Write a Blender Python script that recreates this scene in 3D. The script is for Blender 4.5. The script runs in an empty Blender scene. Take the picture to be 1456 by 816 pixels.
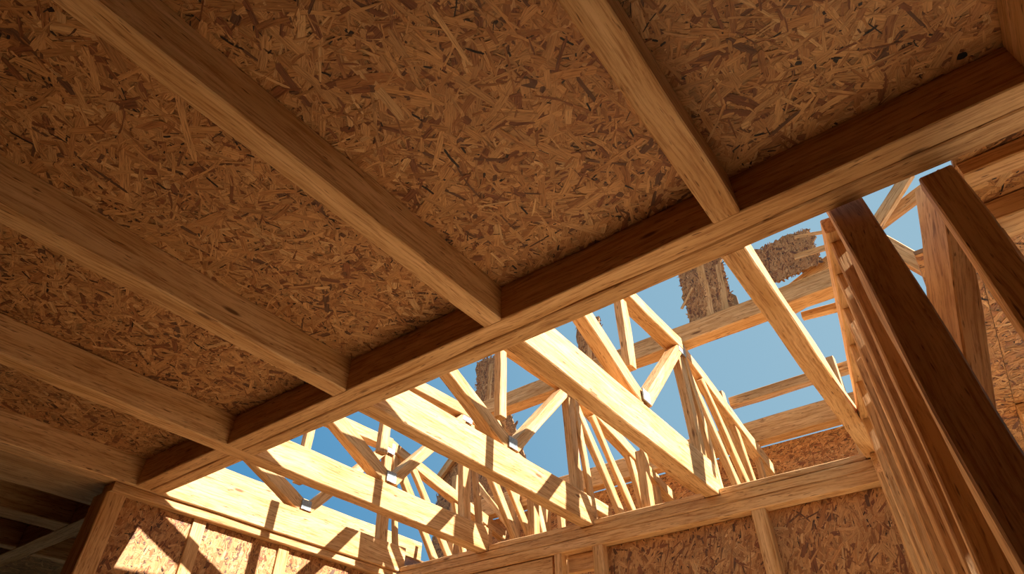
import bpy, math, random
from mathutils import Vector, Matrix, noise

ZC = 1.1                       # eye height; all heights below are given relative to the eye
col = bpy.context.scene.collection
rnd = random.Random(7)

# ------------------------------------------------------------------ materials
def new_mat(name):
    m = bpy.data.materials.new(name); m.use_nodes = True
    nt = m.node_tree; nt.nodes.clear()
    return m, nt, nt.nodes.new, nt.links.new

def ramp(nt, stops):
    r = nt.nodes.new('ShaderNodeValToRGB')
    e = r.color_ramp.elements
    while len(e) < len(stops): e.new(0.5)
    for el, (p, c) in zip(e, stops):
        el.position = p; el.color = (*c, 1) if len(c) == 3 else c
    return r

def wood_mat(name, light, dark, fleck, rough=.62):
    m, nt, N, L = new_mat(name)
    tc = N('ShaderNodeTexCoord'); oi = N('ShaderNodeObjectInfo')
    off = N('ShaderNodeVectorMath'); off.operation = 'SCALE'
    cmb = N('ShaderNodeCombineXYZ')
    for i in range(3): L(oi.outputs['Random'], cmb.inputs[i])
    L(cmb.outputs[0], off.inputs[0]); off.inputs['Scale'].default_value = 37.0
    add = N('ShaderNodeVectorMath'); add.operation = 'ADD'
    L(tc.outputs['Object'], add.inputs[0]); L(off.outputs[0], add.inputs[1])
    # slow waviness of the grain
    warp = N('ShaderNodeTexNoise'); warp.inputs['Scale'].default_value = 2.2; warp.inputs['Detail'].default_value = 1.5
    L(add.outputs[0], warp.inputs['Vector'])
    wsc = N('ShaderNodeVectorMath'); wsc.operation = 'SCALE'; wsc.inputs['Scale'].default_value = .05
    L(warp.outputs['Color'], wsc.inputs[0])
    wad = N('ShaderNodeVectorMath'); wad.operation = 'ADD'
    L(add.outputs[0], wad.inputs[0]); L(wsc.outputs[0], wad.inputs[1])
    def stretched(sx, sy, scale, detail, rg=.55):
        mp = N('ShaderNodeMapping'); mp.inputs['Scale'].default_value = (sx, sy, sy)
        L(wad.outputs[0], mp.inputs['Vector'])
        n = N('ShaderNodeTexNoise'); n.inputs['Scale'].default_value = scale
        n.inputs['Detail'].default_value = detail; n.inputs['Roughness'].default_value = rg
        L(mp.outputs[0], n.inputs['Vector'])
        return n
    broad = stretched(1.0, 12, 1.6, 2)
    fine = stretched(2.0, 42, 2.4, 4, .7)
    fl = stretched(9.0, 70, 1.6, 1)
    r1 = ramp(nt, [(.3, dark), (.52, tuple((a+b)/2 for a, b in zip(light, dark))), (.72, light)])
    L(broad.outputs['Fac'], r1.inputs['Fac'])
    r2 = ramp(nt, [(.36, (.56, .42, .28)), (.54, (1, 1, 1))])
    L(fine.outputs['Fac'], r2.inputs['Fac'])
    mu = N('ShaderNodeMix'); mu.data_type = 'RGBA'; mu.blend_type = 'MULTIPLY'; mu.inputs['Factor'].default_value = .85
    L(r1.outputs['Color'], mu.inputs['A']); L(r2.outputs['Color'], mu.inputs['B'])
    r3 = ramp(nt, [(.67, (0, 0, 0)), (.76, (1, 1, 1))])
    L(fl.outputs['Fac'], r3.inputs['Fac'])
    m2 = N('ShaderNodeMix'); m2.data_type = 'RGBA'
    L(r3.outputs['Color'], m2.inputs['Factor']); L(mu.outputs['Result'], m2.inputs['A']); m2.inputs['B'].default_value = (*fleck, 1)
    # knots
    mpk = N('ShaderNodeMapping'); mpk.inputs['Scale'].default_value = (1.5, 6, 6)
    L(add.outputs[0], mpk.inputs['Vector'])
    vk = N('ShaderNodeTexVoronoi'); vk.inputs['Scale'].default_value = 1.3
    L(mpk.outputs[0], vk.inputs['Vector'])
    rk = ramp(nt, [(.05, (1, 1, 1)), (.10, (0, 0, 0))])
    L(vk.outputs['Distance'], rk.inputs['Fac'])
    m3 = N('ShaderNodeMix'); m3.data_type = 'RGBA'
    L(rk.outputs['Color'], m3.inputs['Factor']); L(m2.outputs['Result'], m3.inputs['A']); m3.inputs['B'].default_value = (*fleck, 1)
    # each board has its own tone
    hv = N('ShaderNodeHueSaturation')
    mr = N('ShaderNodeMapRange'); mr.inputs['To Min'].default_value = .90; mr.inputs['To Max'].default_value = 1.08
    L(oi.outputs['Random'], mr.inputs['Value']); L(mr.outputs[0], hv.inputs['Value'])
    L(m3.outputs['Result'], hv.inputs['Color'])
    b = N('ShaderNodeBsdfPrincipled'); b.inputs['Roughness'].default_value = rough
    b.inputs['Specular IOR Level'].default_value = .3
    L(hv.outputs['Color'], b.inputs['Base Color'])
    bu = N('ShaderNodeBump'); bu.inputs['Strength'].default_value = .35; bu.inputs['Distance'].default_value = .006
    L(fine.outputs['Fac'], bu.inputs['Height']); L(bu.outputs[0], b.inputs['Normal'])
    o = N('ShaderNodeOutputMaterial'); L(b.outputs[0], o.inputs[0])
    return m

WOOD = wood_mat('sawn_pine', (.80, .505, .245), (.58, .31, .11), (.20, .09, .03))
WOODB = wood_mat('weathered_pine', (.60, .40, .21), (.42, .26, .12), (.16, .08, .035))

def osb_mat():
    m, nt, N, L = new_mat('strand_board')
    at = N('ShaderNodeAttribute'); at.attribute_name = 'flake'
    uv = N('ShaderNodeUVMap'); uv.uv_map = 'UVMap'
    mp = N('ShaderNodeMapping'); mp.inputs['Scale'].default_value = (14, 190, 1)
    L(uv.outputs[0], mp.inputs['Vector'])
    n = N('ShaderNodeTexNoise'); n.inputs['Scale'].default_value = 1.0; n.inputs['Detail'].default_value = 3; n.inputs['Roughness'].default_value = .65
    L(mp.outputs[0], n.inputs['Vector'])
    r = ramp(nt, [(.30, (.34, .25, .18)), (.55, (1, 1, 1)), (.8, (1.0, .96, .9))])
    L(n.outputs['Fac'], r.inputs['Fac'])
    mu = N('ShaderNodeMix'); mu.data_type = 'RGBA'; mu.blend_type = 'MULTIPLY'; mu.inputs['Factor'].default_value = .8
    L(at.outputs['Color'], mu.inputs['A']); L(r.outputs['Color'], mu.inputs['B'])
    b = N('ShaderNodeBsdfPrincipled'); b.inputs['Roughness'].default_value = .5; b.inputs['Specular IOR Level'].default_value = .35
    L(mu.outputs['Result'], b.inputs['Base Color'])
    bu = N('ShaderNodeBump'); bu.inputs['Strength'].default_value = .5; bu.inputs['Distance'].default_value = .006
    L(n.outputs['Fac'], bu.inputs['Height']); L(bu.outputs[0], b.inputs['Normal'])
    o = N('ShaderNodeOutputMaterial'); L(b.outputs[0], o.inputs[0])
    return m
OSB = osb_mat()

def metal_mat():
    m, nt, N, L = new_mat('galvanised_steel')
    tc = N('ShaderNodeTexCoord'); v = N('ShaderNodeTexVoronoi'); v.inputs['Scale'].default_value = 90
    L(tc.outputs['Object'], v.inputs['Vector'])
    r = ramp(nt, [(.0, (.20, .24, .27)), (1., (.42, .46, .48))]); L(v.outputs['Distance'], r.inputs['Fac'])
    b = N('ShaderNodeBsdfPrincipled'); b.inputs['Metallic'].default_value = .35; b.inputs['Roughness'].default_value = .5
    L(r.outputs['Color'], b.inputs['Base Color'])
    bu = N('ShaderNodeBump'); bu.inputs['Strength'].default_value = .6; bu.inputs['Distance'].default_value = .004
    L(v.outputs['Distance'], bu.inputs['Height']); L(bu.outputs[0], b.inputs['Normal'])
    o = N('ShaderNodeOutputMaterial'); L(b.outputs[0], o.inputs[0])
    return m
STEEL = metal_mat()

# ------------------------------------------------------------------ helpers
def tag(o, label=None, cat=None, group=None, kind=None):
    if label: o['label'] = label
    if cat: o['category'] = cat
    if group: o['group'] = group
    if kind: o['kind'] = kind
    return o

def empty(name, loc, label, cat, group=None):
    o = bpy.data.objects.new(name, None); col.objects.link(o)
    o.location = (loc[0], loc[1], loc[2] + ZC); o.empty_display_size = .1
    return tag(o, label, cat, group)

def timber(name, p0, p1, w, h, side=(1, 0, 0), parent=None, mat=None, wob=.0025, ch=.005, cut0=0.0, cut1=0.0):
    """A sawn board from p0 to p1 (centre line); w = size along `side`, h = the other way.
    cut0/cut1 skew the end faces along the h direction (bevel cuts)."""
    p0 = Vector(p0); p1 = Vector(p1)
    X = (p1 - p0).normalized()
    S = Vector(side); S = (S - X * S.dot(X)).normalized()
    H = X.cross(S).normalized()
    if H.z < 0: H = -H; 
    if X.cross(S).dot(H) < 0: S = -S
    Ln = (p1 - p0).length
    n = max(2, int(Ln / .11) + 1)
    a, b = w / 2, h / 2
    ring = [(-a+ch, -b), (a-ch, -b), (a, -b+ch), (a, b-ch), (a-ch, b), (-a+ch, b), (-a, b-ch), (-a, -b+ch)]
    sd = rnd.uniform(0, 100)
    vs, fs = [], []
    for i in range(n):
        t = i / (n - 1); x = (t - .5) * Ln
        for k, (u, v) in enumerate(ring):
            e = .3 if i in (0, n-1) else 1
            q = Vector((x * 2.3 + sd, (1 if u > 0 else 0) * 9.1, (1 if v > 0 else 0) * 5.7))
            du = noise.noise(q) * wob * e; dv = noise.noise(q + Vector((31, 7, 3))) * wob * e
            xs = x
            if i == 0: xs += cut0 * v
            if i == n-1: xs += cut1 * v
            vs.append((xs, u + du, v + dv))
    for i in range(n - 1):
        for k in range(8):
            k2 = (k + 1) % 8
            fs.append((i*8+k, i*8+k2, (i+1)*8+k2, (i+1)*8+k))
    fs.append(tuple(range(7, -1, -1))); fs.append(tuple((n-1)*8 + k for k in range(8)))
    me = bpy.data.meshes.new(name); me.from_pydata(vs, [], fs); me.materials.append(mat or WOOD)
    o = bpy.data.objects.new(name, me); col.objects.link(o)
    M = Matrix((X, S, H)).transposed().to_4x4()
    if M.determinant() < 0: M = Matrix((X, -S, H)).transposed().to_4x4()
    c = (p0 + p1) / 2 + Vector((0, 0, ZC))
    M.translation = c
    if parent is not None:
        o.parent = parent
        M.translation = c - parent.location
    o.matrix_basis = M
    return o

def tb(name, x0, x1, y0, y1, z0, z1, **k):
    """axis aligned board from its six limits"""
    d = [x1-x0, y1-y0, z1-z0]; c = [(x0+x1)/2, (y0+y1)/2, (z0+z1)/2]
    ax = k.pop('axis', None)
    if ax is None: ax = d.index(max(d))
    a = list(c); b = list(c)
    a[ax] -= d[ax]/2; b[ax] += d[ax]/2
    if ax == 0: return timber(name, a, b, d[1], d[2], side=(0, 1, 0), **k)
    if ax == 1: return timber(name, a, b, d[0], d[2], side=(1, 0, 0), **k)
    return timber(name, a, b, d[0], d[1], side=(1, 0, 0), **k)

PAL = [((.52, .262, .096), 30), ((.57, .30, .117), 24), ((.46, .215, .074), 22), ((.36, .152, .050), 14), ((.24, .088, .032), 10),
       ((.64, .375, .165), 5), ((.15, .065, .03), 5), ((.03, .015, .01), 16)]
PCH = [c for c, w in PAL for _ in range(w)]

def inside(poly, x, y):
    r = False; j = len(poly) - 1
    for i in range(len(poly)):
        (a, b), (c, d) = poly[i], poly[j]
        if (b > y) != (d > y) and x < (c-a)*(y-b)/(d-b) + a: r = not r
        j = i
    return r

def strand_board(name, origin, U, V, lu, lv, thick=.018, density=5.0, parent=None, seed=1, keep=None, bias=None, ragged=False,
                 lmin=.03, lmax=.18, wmin=.006, wmax=.030, painted_holes=(), poly=None, tone=1.0):
    """OSB sheet: a core slab and thousands of pressed wood strands on its face. The face looks along U x V."""
    rd = random.Random(seed)
    O = Vector(origin); U = Vector(U).normalized(); V = Vector(V).normalized(); W = U.cross(V)
    vs, fs, cs, us = [], [], [], []
    def P(u, v, w): return (u, v, w)
    # core
    if poly: pts = list(poly); keep = lambda u, v: inside(poly, u, v)
    elif not ragged:
        pts = [(0, 0), (lu, 0), (lu, lv), (0, lv)]
    else:
        pts = []
        for (a, b), (c, d) in (((0, 0), (lu, 0)), ((lu, 0), (lu, lv)), ((lu, lv), (0, lv)), ((0, lv), (0, 0))):
            for i in range(7):
                t = i/7; j = .0 if b == d == 0 else .035
                pts.append((a+(c-a)*t + rd.uniform(-j, j)*(a == c), b+(d-b)*t + rd.uniform(-j, j)*(b == d)))
    n = len(pts)
    vs += [P(a, b, 0) for a, b in pts] + [P(a, b, -thick) for a, b in pts]
    core = (.34, .18, .07)
    fs.append(tuple(range(n))); fs.append(tuple(range(2*n-1, n-1, -1)))
    for i in range(n): fs.append((i, i+n, (i+1) % n + n, (i+1) % n))
    for f in fs:
        for vi in f: cs.append((*core, 1)); us.append((vs[vi][0], vs[vi][1]))
    area = lu*lv; count = int(area * density / ((lmin+(lmax-lmin)*.33)*(wmin+(wmax-wmin)*.38)))
    sides = [1, -1] if ragged else [1]
    for sgn in sides:
        for i in range(count):
            cu, cv = rd.uniform(0, lu), rd.uniform(0, lv)
            if keep and not keep(cu, cv): continue
            big = rd.random()
            ln = lmin + (lmax-lmin) * big**2.0; wd = wmin + (wmax-wmin) * rd.random()**1.6
            if rd.random() < .35: wd *= .45
            if rd.random() < .07: ln *= 1.6; wd *= 1.4
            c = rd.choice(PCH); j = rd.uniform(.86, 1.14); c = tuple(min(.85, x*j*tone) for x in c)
            if c[0] < .08: ln *= .4; wd *= .28
            ang = rd.uniform(0, math.pi) if bias is None or rd.random() < .45 else bias + rd.gauss(0, .28)
            ca, sa = math.cos(ang), math.sin(ang)
            w0 = .0002 + .0028 * rd.random()
            tl = rd.uniform(-.004, .004)
            sk = rd.uniform(-.35, .35)
            o6 = [(-.5, sk*.2-.15), (-.42+rd.uniform(-.05, .05), -.5), (.1, -.5+rd.uniform(-.08, .1)), (.44+rd.uniform(-.06, .05), -.46),
                  (.5, .1), (.40, .5), (-.05, .5+rd.uniform(-.12, .08)), (-.46, .38)]
            bend = rd.uniform(-.3, .3)
            b0 = len(vs)
            ro = rd.uniform(0, 50)
            for (s, t) in o6:
                x = s*ln; y = t*wd + bend*ln*(s*s)
                uu = cu + x*ca - y*sa; vv = cv + x*sa + y*ca
                if not ragged: uu = min(max(uu, 0), lu); vv = min(max(vv, 0), lv)
                wz = w0 + tl*s*.5
                vs.append(P(uu, vv, wz if sgn > 0 else -thick - wz))
            ids = list(range(b0, b0+8))
            if sgn < 0: ids.reverse(); 
            fs.append(tuple(ids))
            for vi in ids:
                s, t = o6[vi-b0]
                cs.append((*c, 1)); us.append((s*ln + ro, t*wd + ro))
    for (hu, hv, hr) in painted_holes:  # near-black patches painted on the face in place of a hole's shade
        b0 = len(vs)
        for k in range(9):
            a = k/9*6.283; rr = hr*rd.uniform(.75, 1.15)
            vs.append(P(hu+rr*math.cos(a)*1.2, hv+rr*math.sin(a), .0045))
        fs.append(tuple(range(b0, b0+9)))
        for k in range(9): cs.append((.008, .006, .006, 1)); us.append((0, 0))
    me = bpy.data.meshes.new(name); me.from_pydata(vs, [], fs); me.materials.append(OSB)
    ca_ = me.color_attributes.new('flake', 'FLOAT_COLOR', 'CORNER')
    ca_.data.foreach_set('color', [x for c in cs for x in c])
    ul = me.uv_layers.new(name='UVMap'); ul.data.foreach_set('uv', [x for u in us for x in u])
    o = bpy.data.objects.new(name, me); col.objects.link(o)
    M = Matrix((U, V, W)).transposed().to_4x4()
    c = O + Vector((0, 0, ZC))
    if parent is not None: o.parent = parent; c = c - parent.location
    M.translation = c
    o.matrix_basis = M
    return o

# ------------------------------------------------------------------ main dimensions (metres, relative to the eye)
ZB = 1.50            # underside of joists and header
ZD = 1.672           # underside of the deck
HY0, HY1 = 1.58, 1.755
WY = 3.83            # near face of the far wall plate

# ------------------------------------------------------------------ ceiling deck
ce = strand_board('ceiling', (-4.15, 1.60, ZD), (1, 0, 0), (0, -1, 0), 5.2, 2.3, density=5.0, seed=3, bias=None,
                  painted_holes=[(4.62, .055, .014)])
tag(ce, kind='structure')
ce = strand_board('ceiling', (-4.15, -.70, ZD), (1, 0, 0), (0, -1, 0), 5.2, 1.1, density=1.0, seed=4, lmin=.1, wmin=.02)
tag(ce, kind='structure')
ce = strand_board('ceiling', (1.05, 1.60, ZD), (1, 0, 0), (0, -1, 0), 1.85, 3.4, density=1.0, seed=4, lmin=.1, wmin=.02)
tag(ce, kind='structure')
cl = strand_board('ceiling', (-8.2, 5.35, ZD), (1, 0, 0), (0, -1, 0), 4.05, 7.15, density=1.2, seed=5)
tag(cl, kind='structure')
cr = strand_board('ceiling', (.385, 5.3, ZD), (1, 0, 0), (0, -1, 0), 1.1, 3.55, density=3, seed=8)  # stops short: unseen roof opening beyond it added to let sun reach the floor
tag(cr, kind='structure')
cr = strand_board('ceiling', (.13, 1.955, ZD+.002), (1, 0, 0), (0, -1, 0), .25, .19, density=2, seed=10)  # hidden strip added to block sun from the nearest stud's face
tag(cr, kind='structure')
cr = strand_board('ceiling', (.19, 5.3, ZD), (1, 0, 0), (0, -1, 0), .193, 2.9, density=4, seed=9)
tag(cr, kind='structure')

# unseen floor: pale bay added as a reflector that bounces sun up inside
SHELL_DARK = wood_mat('low_bounce_shell', (.13, .075, .04), (.09, .05, .025), (.03, .02, .01), .8)  # dark colour added so the unseen shell returns little light
def bounce_floor_mat():
    m, nt, N, L = new_mat('bounce_floor')
    tc = N('ShaderNodeTexCoord'); n = N('ShaderNodeTexNoise'); n.inputs['Scale'].default_value = 3; n.inputs['Detail'].default_value = 6
    L(tc.outputs['Object'], n.inputs['Vector'])
    r = ramp(nt, [(.3, FLOOR_A), (.7, FLOOR_B)]); L(n.outputs['Fac'], r.inputs['Fac'])
    b = N('ShaderNodeBsdfPrincipled'); b.inputs['Roughness'].default_value = .9; L(r.outputs['Color'], b.inputs['Base Color'])
    o = N('ShaderNodeOutputMaterial'); L(b.outputs[0], o.inputs[0])
    return m
FLOOR_A = (.80, .62, .40); FLOOR_B = (.88, .71, .48)
tag(tb('floor', -8.3, 4.8, 1.5, 5.42, -ZC-.15, -ZC, wob=0, mat=bounce_floor_mat(), axis=0), kind='structure')
tag(tb('floor', -8.3, 4.8, -6.2, 1.499, -ZC-.15, -ZC, wob=0, mat=wood_mat('low_bounce_floor', (.30, .17, .08), (.24, .13, .06), (.1, .05, .02), .8), axis=0), kind='structure')  # unseen rear floor, coloured dark to cut bounce onto the ceiling

# ------------------------------------------------------------------ joists inside and beyond the header
jd = [  # x left, x right, group words
    ('second joist from the right, wide pale underside, dying into the header at its sky bay', -.340, -.245),
    ('broad ceiling joist running from the top left corner to the middle of the header', -1.325, -1.235),
    ('ceiling joist next left of the broad one, meeting the header above the longest sunlit beam', -2.250, -2.155),
]
LAB_IN = {
 0: 'ceiling joist with a wide pale underside at upper right',
 1: 'broadest dark ceiling joist, running from the top left corner to the header',
 2: 'brown ceiling joist between the broadest joist and the one that crosses under the header',
}
LAB_OUT = {
 0: 'shaded rafter slanting across blue sky to the far wall plate corner',
 1: 'sunlit joist beyond the header carrying the truss in front of open sky',
 2: 'brightest sunlit joist beyond the header, in the middle of the opening',
}
for i, (_, x0, x1) in enumerate(jd):
    tag(tb('ceiling_joist', x0, x1, -1.8, HY0, ZB, ZD-.001, wob=.006), LAB_IN[i], 'joist', 'joists under the strand board ceiling')
tag(tb('ceiling_joist', .568, .66, -1.2, HY0, ZB, ZD-.001, wob=.006), 'sliver of ceiling joist at the upper right edge of the picture', 'joist', 'joists under the strand board ceiling')
# beyond
top_out = {0: 1.60, 1: 1.715, 2: 1.70}
xs_out = {0: (-.385, -.295), 1: (-1.345, -1.25), 2: (-2.265, -2.165)}
for i in range(3):
    a, b = xs_out[i]
    j = tb('floor_joist', a, b, HY1, 3.885, ZB, top_out[i], wob=.005)
    tag(j, LAB_OUT[i], 'joist', 'joists bridging the opening')
# the joist that runs through under the header line
tag(tb('ceiling_joist', -3.205, -3.10, -1.4, 3.885, ZB-.004, ZD-.002, wob=.005),
    'joist crossing the header line without a break, dark inside and sunlit beyond', 'joist', 'joists under the strand board ceiling')
# left wall joist
tag(tb('ceiling_joist', -4.145, -4.04, -1.0, 3.885, ZB, ZD+.03, wob=.004),
    'leftmost long joist lying on the left wall plate, its far half in bright sun', 'joist', 'joists under the strand board ceiling')
tag(tb('ceiling_beam', -4.60, -4.149, -1.0, 1.655, ZB+.002, ZD-.002, wob=.006),
    'wide flat dark beam beside the leftmost joist, stopping above the left wall end post', 'beam')

# ------------------------------------------------------------------ header
hd = empty('header_beam', (.2, HY0, ZB), 'long double ply header beam crossing the picture under the ceiling edge', 'beam')
tb('ply', -3.098, 2.2, HY0, HY0+.088, ZB, ZD-.001, parent=hd, wob=.006, ch=.004)
tb('ply', -3.098, 2.2, HY0+.09, HY1, ZB-.003, ZD+.02, parent=hd, wob=.006, ch=.005)
hl = empty('header_beam', (-3.6, HY0, ZB), 'short end length of header between the left wall and the crossing joist', 'beam')
tb('ply', -4.038, -3.207, HY0, HY0+.088, ZB, ZD-.001, parent=hl, wob=.005)
tb('ply', -4.038, -3.207, HY0+.09, HY1, ZB-.002, ZD+.02, parent=hl, wob=.005)

# ------------------------------------------------------------------ dark room on the left
tag(tb('ceiling_beam', -8.0, -4.27, 1.66, 1.80, ZB, ZD-.002, wob=.006), 'dark cross beam with a thin lit edge in the room left of the end post', 'beam')
for k, (x, y0, y1, lab) in enumerate([(-5.12, -1.0, 1.655, 'short dark joist end with a sharp corner in the room at the lower left edge'),
                             (-5.95, -1.0, 1.655, 'dark joist at the far left edge in front of the cross beam'),
                             (-5.2, 1.805, 4.4, 'dark joist behind the cross beam right beside the end post'),
                             (-6.0, 1.805, 4.4, 'dark joist behind the cross beam at the bottom left corner')]):
    tag(tb('ceiling_joist', x-.16 if k == 0 else x-.05, x+.05, y0, y1, ZB, ZD-.002, wob=.005), lab, 'joist', 'joists of the dark left room')

# ------------------------------------------------------------------ left wall
wl = strand_board('wall_left', (-4.12, 1.58, -ZC), (0, 1, 0), (0, 0, 1), 2.24, ZC+1.444, density=5.5, seed=21, bias=1.35, lmin=.03, lmax=.11, wmin=.008, wmax=.028)
tag(wl, kind='structure')
tag(tb('wall_plate', -4.20, -4.062, 1.47, 3.825, 1.445, ZB-.001, wob=.004), 'thin sunlit top plate of the left wall under the leftmost joist', 'plate')
tag(tb('wall_post', -4.27, -4.10, 1.46, 1.575, -ZC, 1.444, wob=.006), 'square end post of the left wall, dark front and lighter right side', 'post')
tag(tb('wall_batten', -4.118, -4.100, 2.03, 2.12, -ZC, 1.443, wob=.003, ch=.002), 'pale batten covering the first board joint on the left wall', 'batten', 'battens on the left wall')
tag(tb('wall_batten', -4.118, -4.100, 2.70, 2.79, -ZC, 1.443, wob=.003, ch=.002), 'pale batten on the left wall, nearer the far corner', 'batten', 'battens on the left wall')

tag(tb('wall_left', -4.20, -4.12, 4.0, 5.38, -ZC, 1.42, wob=0, mat=WOODB), kind='structure')  # unseen length of wall added to keep sun out of the left room
# ------------------------------------------------------------------ far wall
pl = empty('top_plate', (-2.2, WY, 1.36), 'doubled top plate along the far wall on which the sunlit joists end', 'plate')
tb('ply', -4.06, -.30, WY, WY+.15, 1.36, 1.432, parent=pl, wob=.005)
tb('ply', -4.06, -.30, WY, WY+.15, 1.434, ZB-.006, parent=pl, wob=.006)
for a, b in ((-4.03, -3.21), (-3.09, -2.27), (-2.16, -1.35), (-1.245, -.388)):
    tb('spacer_block', a, b, WY+.004, WY+.14, ZB-.005, ZB+.035, parent=pl, wob=.005)
wf = strand_board('wall_far', (-2.17, WY+.075, -ZC), (1, 0, 0), (0, 0, 1), 1.86, ZC+1.358, density=5.5, seed=31, bias=1.2, lmin=.05, lmax=.16)
tag(wf, kind='structure')
wf2 = strand_board('wall_far', (-4.1, WY+.075, -ZC), (1, 0, 0), (0, 0, 1), 1.925, 1.4, density=3, seed=32)
tag(wf2, kind='structure')
for x0, x1, lab in ((-1.085, -1.0, 'wall stud dividing the strand board of the far wall'),
                    (-2.19, -2.11, 'stud under the joint of the far wall plate, beside the boarded opening'),
                    (-2.50, -2.44, 'short cripple stud under the far wall plate, left of the plate joint')):
    tag(tb('wall_stud', x0, x1, WY+.002, WY+.073 if x0 > -2.1 else WY+.074, -ZC if x0 > -2.3 else 1.12, 1.359, wob=.004), lab, 'stud', 'studs of the far wall')
tag(tb('window_header', -4.05, -2.52, WY+.01, WY+.07, 1.22, 1.355, wob=.005),
    'board beneath the far wall plate at the bottom edge, left of the cripple stud', 'board')
tag(tb('window_header', -2.43, -2.20, WY+.08, WY+.13, 1.24, 1.358, wob=.004), 'set back board in the gap between cripple stud and joint stud', 'board')

# ------------------------------------------------------------------ right wall: close-set studs and its plate
A = Vector((-.03, 1.757, 0)); B = Vector((-.37, 3.83, 0)); D = (B-A).normalized(); Q = Vector((D.y, -D.x, 0))   # Q points right
o = timber('wall_plate', A + D*.105 + Q*.058 + Vector((0, 0, ZB+.037)), B + D*.15 + Q*.058 + Vector((0, 0, ZB+.037)), .125, .066, side=Q, wob=.004)
tag(o, 'narrow lit plate over the close-set studs, running from the header to the far wall corner', 'plate')
o = timber('plate_block', B - D*.075 + Q*.055 + Vector((0, 0, 1.43)), B - D*.02 + Q*.055 + Vector((0, 0, 1.43)), .10, .13, side=Q, wob=.002)
tag(o, 'small block filling the corner between the right wall plate and the far wall plate', 'block')
ZT = ZB + .002
for k, (t0, zt, lean, depth, tw, sh, lab) in enumerate([
        (.016, 1.499, (.060, -.90), .105, .062, .020, 'nearest and widest stud of the right wall, bright left edge and broad dark face'),
        (.085, ZT, (.010, -.42), .100, .036, .006, 'second stud of the right wall, just behind the widest one'),
        (.175, ZT, (.015, -.42), .100, .036, .004, 'third stud of the right wall counting from the header'),
        (.285, ZT, (.015, -.36), .100, .036, .003, 'fourth stud of the right wall counting from the header'),
        (.420, ZT, (.010, -.30), .100, .038, .003, 'fifth stud of the right wall counting from the header'),
        (.580, ZT, (.010, -.22), .100, .040, .003, 'sixth stud of the right wall, seen just left of the fifth'),
        (.770, ZT, (.005, -.12), .100, .045, .003, 'stud of the right wall next to the far wall corner'),
        (.950, 1.36, (0, 0), .090, .075, .0, 'corner stud where the right wall meets the far wall')]):
    top = A.lerp(B, t0) + D*(.004 if k == 0 else 0) + Q*(depth/2 + sh) + Vector((0, 0, zt))
    bot = Vector((top.x + lean[0], top.y + lean[1], -ZC))
    if k == 0: top += (top - bot).normalized() * .10
    o = timber('wall_stud', bot, top, depth, tw, side=Q, wob=.008)
    tag(o, lab, 'stud', 'close-set studs of the right wall')
# posts right of it
ld = Vector((.68, -.733, 0)); dd = Vector((.733, .68, 0)); lw, dw = .135, .072
def corner(x, y, z): return Vector((x, y, z)) - ld*lw/2 + dd*dw/2
o = timber('leaning_post', corner(.040, 2.0, .64), corner(.350, 2.0, 1.70), lw, dw, side=ld, wob=.012)
tag(o, 'broad pale leaning post between the stud wall and the right edge, top behind the header', 'post')
tag(timber('wall_post', (.36, 1.80, -ZC), (.295, 1.80, ZB-.004), .092, .06, side=(1, 0, 0), wob=.012), 'dark post at the right edge with a lit wavy left corner, standing under the header', 'post')
tag(timber('wall_post', (.43, 2.32, -ZC), (.415, 2.32, ZD-.004), .085, .06, side=(1, 0, 0), wob=.008), 'dark post behind the right edge post, only a short slanting piece in view', 'post')
# ceiling strips of the right room
tag(tb('ceiling_batten', .392, 1.48, 1.98, 2.06, 1.61, ZD-.004, wob=.004, axis=0), 'lit batten on the right room ceiling nearest the header', 'batten', 'battens on the right room ceiling')
tag(tb('ceiling_batten', .392, 1.48, 2.24, 2.38, 1.58, ZD-.004, wob=.004, axis=0), 'wider batten on the right room ceiling, second from the header', 'batten', 'battens on the right room ceiling')
tag(tb('ceiling_batten', .388, 1.48, 4.02, 4.22, 1.60, ZD-.004, wob=.004, axis=0), 'flat board on the right room ceiling at the right edge, farthest from the header', 'batten', 'battens on the right room ceiling')

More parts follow.
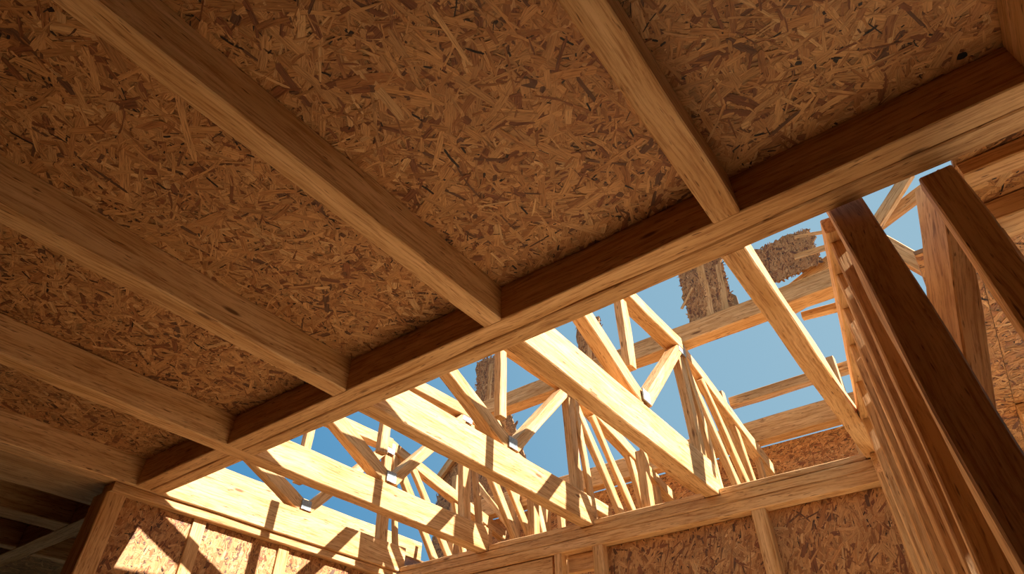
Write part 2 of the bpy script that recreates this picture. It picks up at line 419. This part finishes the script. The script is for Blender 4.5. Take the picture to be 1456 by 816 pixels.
# ------------------------------------------------------------------ roof trusses standing on the joists
def truss(x, ytop, zoff, lab, dy=0.0, full=True, chordy=1.25):
    r = empty('roof_truss', (x, 2.9+dy, 1.70), lab, 'truss', 'roof trusses over the opening')
    def M(n, a, b, w=.075, h=.075, xo=0.0, **k):
        k.setdefault('wob', .009)
        return timber(n, (x+xo, a[0]+dy, a[1]+zoff), (x+xo, b[0]+dy, b[1]+zoff), w, h, parent=r, **k)
    J = (3.66, 2.53)
    M('top_chord', (chordy, 2.43), (3.68, 2.545), .11, .10)
    M('end_chord', (3.66, 2.55), (5.40, 2.185), .085, .10)
    zb = ytop - zoff
    M('web', (2.90, zb+.035), (1.45, 2.40), .08, .10, xo=-.004)
    M('web', (2.82, zb+.20), (2.815, 2.40), .055, .07, side=(1, 0, 0), xo=.012)
    M('web', (2.94, zb+.035), (3.62, 2.47), .085, .075, xo=.006)
    M('web', (3.68, 2.46), (3.74, zb+.0), .06, .095, xo=-.003)
    M('web', (3.74, 2.46), (3.915, 1.545), .04, .05, xo=.02)
    M('web', (3.78, 2.46), (4.62, 1.46), .05, .07, xo=-.01)
    M('web', (4.00, 2.42), (4.80, 1.50), .04, .07, xo=.02)
    if full:
        M('web', (4.62, 2.33), (4.92, 1.50), .05, .07)
        M('web', (5.10, 2.23), (5.14, 1.50), .05, .07)
    # nail plates
    for (yy, zz, s) in ((3.66, 2.50, .12), (2.91, zb+.050, .085)):
        for sx in (-1, 1):
            tb('nail_plate', x + sx*.0475 - .0035, x + sx*.0475 + .0035, yy-s*.5+dy, yy+s*.5+dy, zz-s*.42+zoff, zz+s*.42+zoff,
               parent=r, mat=STEEL, wob=.002, ch=.0008, axis=1)
    return r
truss(-1.285, 1.715, 0, 'truss right of centre standing free against open sky, grey nail plate at its peak')
truss(-2.215, 1.70, 0, 'middle truss standing on the brightest joist, its white brace rising to the right', dy=.0)
truss(-3.15, 1.672, 0, 'truss behind the middle one, standing on the joist that crosses the header line', dy=-.13)
truss(-4.09, 1.70, 0, 'leftmost truss, low between the two bright joists on the left', dy=-.10)

# ------------------------------------------------------------------ purlin with boards, braces, back wall
tag(tb('purlin', -3.9, .25, 3.74, 3.87, 2.60, 2.745, wob=.008), 'long purlin crossing the sky and resting behind the truss peaks', 'beam')
tag(tb('upper_rail', -1.42, 1.0, 5.18, 5.26, 2.77, 2.86, wob=.006), 'thin upper rail crossing the sky above the back wall', 'rail')
tag(tb('back_beam', -4.6, 1.0, 5.18, 5.30, 2.385, 2.58, wob=.006), 'deep beam parallel to the thin rail, just above the back wall boards', 'beam')
tag(timber('rail_post', (-.50, 5.14, 2.90), (-.56, 5.14, .8), .06, .07, side=(1, 0, 0), wob=.006), 'slim sunlit post carrying the thin rail behind the slanting rafter', 'post')
tag(timber('rail_post', (-1.47, 5.13, 2.90), (-1.43, 5.13, 1.5), .07, .07, side=(1, 0, 0), wob=.010), 'short pale post at the left end of the thin rail', 'post')
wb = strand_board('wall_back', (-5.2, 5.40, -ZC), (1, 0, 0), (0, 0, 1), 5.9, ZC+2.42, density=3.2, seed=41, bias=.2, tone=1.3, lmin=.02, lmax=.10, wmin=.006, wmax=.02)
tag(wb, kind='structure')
# gable sheathing at the left of the back wall
def gable():
    r = empty('gable_panel', (-4.6, 5.37, 2.42), 'strand board gable with a sloping left edge rising against the sky left of centre', 'panel')
    strand_board('sheathing', (-5.15, 5.36, 2.425), (1, 0, 0), (0, 0, 1), 1.5, 1.5, density=3.4, seed=43, parent=r,
                 poly=[(.05, 0), (1.40, 0), (1.40, .35), (1.12, 1.18), (.80, 1.36), (.03, .60)])
    timber('edge_rafter', (-5.17, 5.325, 3.00), (-4.30, 5.325, 3.82), .05, .09, side=(0, 1, 0), parent=r)
    timber('edge_rafter', (-4.33, 5.325, 3.80), (-3.70, 5.325, 2.45), .05, .07, side=(0, 1, 0), parent=r)
    return r
gable()
for x, y0, y1, z, lab in ((-2.74, 3.35, 5.15, 2.06, 'sunlit tie beam just behind the foot of the white brace in the middle truss'),
                          (-1.78, 4.00, 5.15, 2.02, 'short tie beam behind the posts right of the brightest joist')):
    tag(timber('tie_beam', (x, y0, z), (x, y1, z+.02), .075, .10, wob=.008), lab, 'beam', 'tie beams beyond the far wall')
    tag(tb('tie_post', x-.035, x+.035, 3.90, 3.97, ZB+.037, z-.055, wob=.006), 'short post carrying the ' + lab.replace('sunlit ', '').split(' behind')[0].split(' just')[0].split(' in ')[0] + {-2.74: ' nearest the middle truss brace', -3.62: ' in the second gap from left', -1.78: ' right of the brightest joist'}[x], 'post', 'posts under the tie beams')

def torn(name, x, z, w, h, y, lab, seed, splinters):
    r = empty(name, (x+w/2, y, z), lab, 'panel', None)
    strand_board('board', (x, y, z), (1, 0, 0), (0, 0, 1), w, h, density=3.5, seed=seed, ragged=True, parent=r, bias=1.4, lmin=.02, lmax=.07, wmin=.006, wmax=.018)
    for (a, b, tw) in splinters:
        timber('splinter', (a[0], y, a[1]), (b[0], y, b[1]), .008, tw, side=(0, 1, 0), parent=r, wob=.008, ch=.003)
    return r
torn('torn_panel', -1.18, 2.775, .34, .60, 3.80, 'torn strand board piece standing on the purlin left of the slanting rafter', 51,
     [((-1.10, 3.08), (-1.22, 2.93), .022), ((-1.02, 2.78), (-1.00, 3.30), .06), ((-.90, 2.78), (-.87, 3.2), .05)])
torn('torn_panel', -.62, 2.87, .42, .33, 3.82, 'ragged strand board piece right of the slanting rafter top, splinters pointing right', 53,
     [((-.30, 3.17), (-.05, 3.09), .03), ((-.35, 3.0), (-.10, 2.97), .05)])
torn('torn_panel', -3.25, 2.775, .30, .45, 3.80, 'small torn board on the purlin left of the upright truss web', 55, [((-3.1, 2.78), (-3.08, 3.15), .05)])
torn('torn_panel', -2.15, 2.785, .22, .40, 3.80, 'small torn board on the purlin above the shaded end of the truss joist', 57, [((-2.05, 2.78), (-2.02, 3.1), .04)])

def br(a, b, y, w, h, lab):
    o = timber('roof_brace', (a[0], y, a[1]), (b[0], y, b[1]), h, w, side=(0, 1, 0), wob=.008)
    return tag(o, lab, 'brace', 'loose roof braces in the upper right opening')
br((-.56, 2.76), (.60, 3.20), 3.90, .085, .05, 'straight brace rising from the slanting rafter towards the header, crossing the stud wall top')
br((-.50, 2.70), (.10, 2.84), 3.95, .10, .05, 'brace fanning out just under the straight rising one')
br((.12, 2.91), (.50, 3.28), 3.80, .075, .05, 'short brace between the stud wall and the pale leaning post, rising right')
br((.10, 2.92), (.36, 2.38), 3.72, .10, .05, 'curved looking brace descending right, between stud wall and pale post')
br((-.46, 2.645), (.0, 2.60), 4.02, .05, .05, 'lowest thin brace of the fan, nearly level, ending at the stud wall')

for x, zt, lab in ((-3.80, 2.85, 'tall back post before the gable, middle one of three'),
                   (-3.42, 2.55, 'tall back post under the brightest joist, rightmost of three'),
                   (-4.62, 2.9, 'tall back post in front of the gable, leftmost of three')):
    tag(tb('back_post', x-.04, x+.04, 5.08, 5.165, -ZC, zt, wob=.008), lab, 'post', 'tall posts before the back wall')
tag(timber('thin_brace', (-4.25, 5.04, 2.70), (-3.72, 5.04, 2.05), .04, .06, side=(0, 1, 0), wob=.006), 'thin brace slanting down right across the tall back posts', 'brace')
# sunlit plank beyond the left joist
tag(tb('parapet_plank', -5.02, -4.96, 1.85, 5.0, 1.90, 2.20, wob=.006), 'bright sunlit plank behind the leftmost truss foot', 'plank')
tag(tb('parapet_plank', -5.04, -4.96, 1.85, 5.0, 1.675, 1.89, wob=.004), 'lower plank under the bright one behind the leftmost joist', 'plank')

# ------------------------------------------------------------------ room shell outside the view, coloured dark to hold back bounce
def shell(name, x0, x1, y0, y1, z0, z1):
    o = tb(name, x0, x1, y0, y1, z0, z1, wob=0, ch=.002, mat=SHELL_DARK); return tag(o, kind='structure')
shell('ceiling', 2.905, 4.6, -1.79, 1.6, ZD+.002, ZD+.03)
shell('ceiling', -8.3, 4.6, -6.0, -1.795, ZD+.002, ZD+.03)
shell('wall_outer_left', -8.35, -8.25, -6.0, 5.3, -ZC, ZD)
shell('wall_right', 4.6, 4.7, -6.0, 5.3, -ZC, ZD)
shell('wall_rear', -8.3, 4.6, -6.1, -6.0, -ZC, ZD)

# ------------------------------------------------------------------ light
sd = Vector((1.0, .16, .78)).normalized()
s = bpy.data.lights.new('sun', 'SUN'); s.energy = 11.4; s.angle = math.radians(.6); s.color = (1.0, .95, .88)
so = bpy.data.objects.new('sun', s); col.objects.link(so)
so.rotation_euler = sd.to_track_quat('Z', 'Y').to_euler(); so.location = (6, 2, 8)

w = bpy.data.worlds.new('sky'); bpy.context.scene.world = w; w.use_nodes = True
nt = w.node_tree; nt.nodes.clear()
N = nt.nodes.new; L = nt.links.new
tc = N('ShaderNodeTexCoord'); sx = N('ShaderNodeSeparateXYZ'); L(tc.outputs['Generated'], sx.inputs[0])
# bluer towards -X, paler towards the sun side
ma = N('ShaderNodeMath'); ma.operation = 'MULTIPLY_ADD'; ma.inputs[1].default_value = -.75; ma.inputs[2].default_value = 0.0
L(sx.outputs['X'], ma.inputs[0])
r = ramp(nt, [(.02, (.31, .50, .63)), (.30, (.24, .44, .60)), (.62, (.08, .29, .54))])
L(ma.outputs[0], r.inputs['Fac'])
bg = N('ShaderNodeBackground'); bg.inputs['Strength'].default_value = .78; L(r.outputs['Color'], bg.inputs['Color'])
wo = N('ShaderNodeOutputWorld'); L(bg.outputs[0], wo.inputs[0])

# ------------------------------------------------------------------ camera
f = 886.0; pitch = math.atan2(739, 886); yaw = math.radians(36.8)
F = Vector((-math.sin(yaw)*math.cos(pitch), math.cos(yaw)*math.cos(pitch), math.sin(pitch)))
R = Vector((math.cos(yaw), math.sin(yaw), 0)); Up = R.cross(F)
cd = bpy.data.cameras.new('camera'); cd.sensor_width = 36; cd.lens = f/1456*36; cd.clip_start = .01
co = bpy.data.objects.new('camera', cd); col.objects.link(co)
M = Matrix((R, Up, -F)).transposed().to_4x4(); M.translation = (0, 0, ZC); co.matrix_world = M
sc = bpy.context.scene; sc.camera = co
sc.view_settings.view_transform = 'Standard'; sc.view_settings.look = 'None'
sc.view_settings.exposure = 0.38; sc.view_settings.gamma = 1.0
sc.cycles.max_bounces = 14; sc.cycles.diffuse_bounces = 8
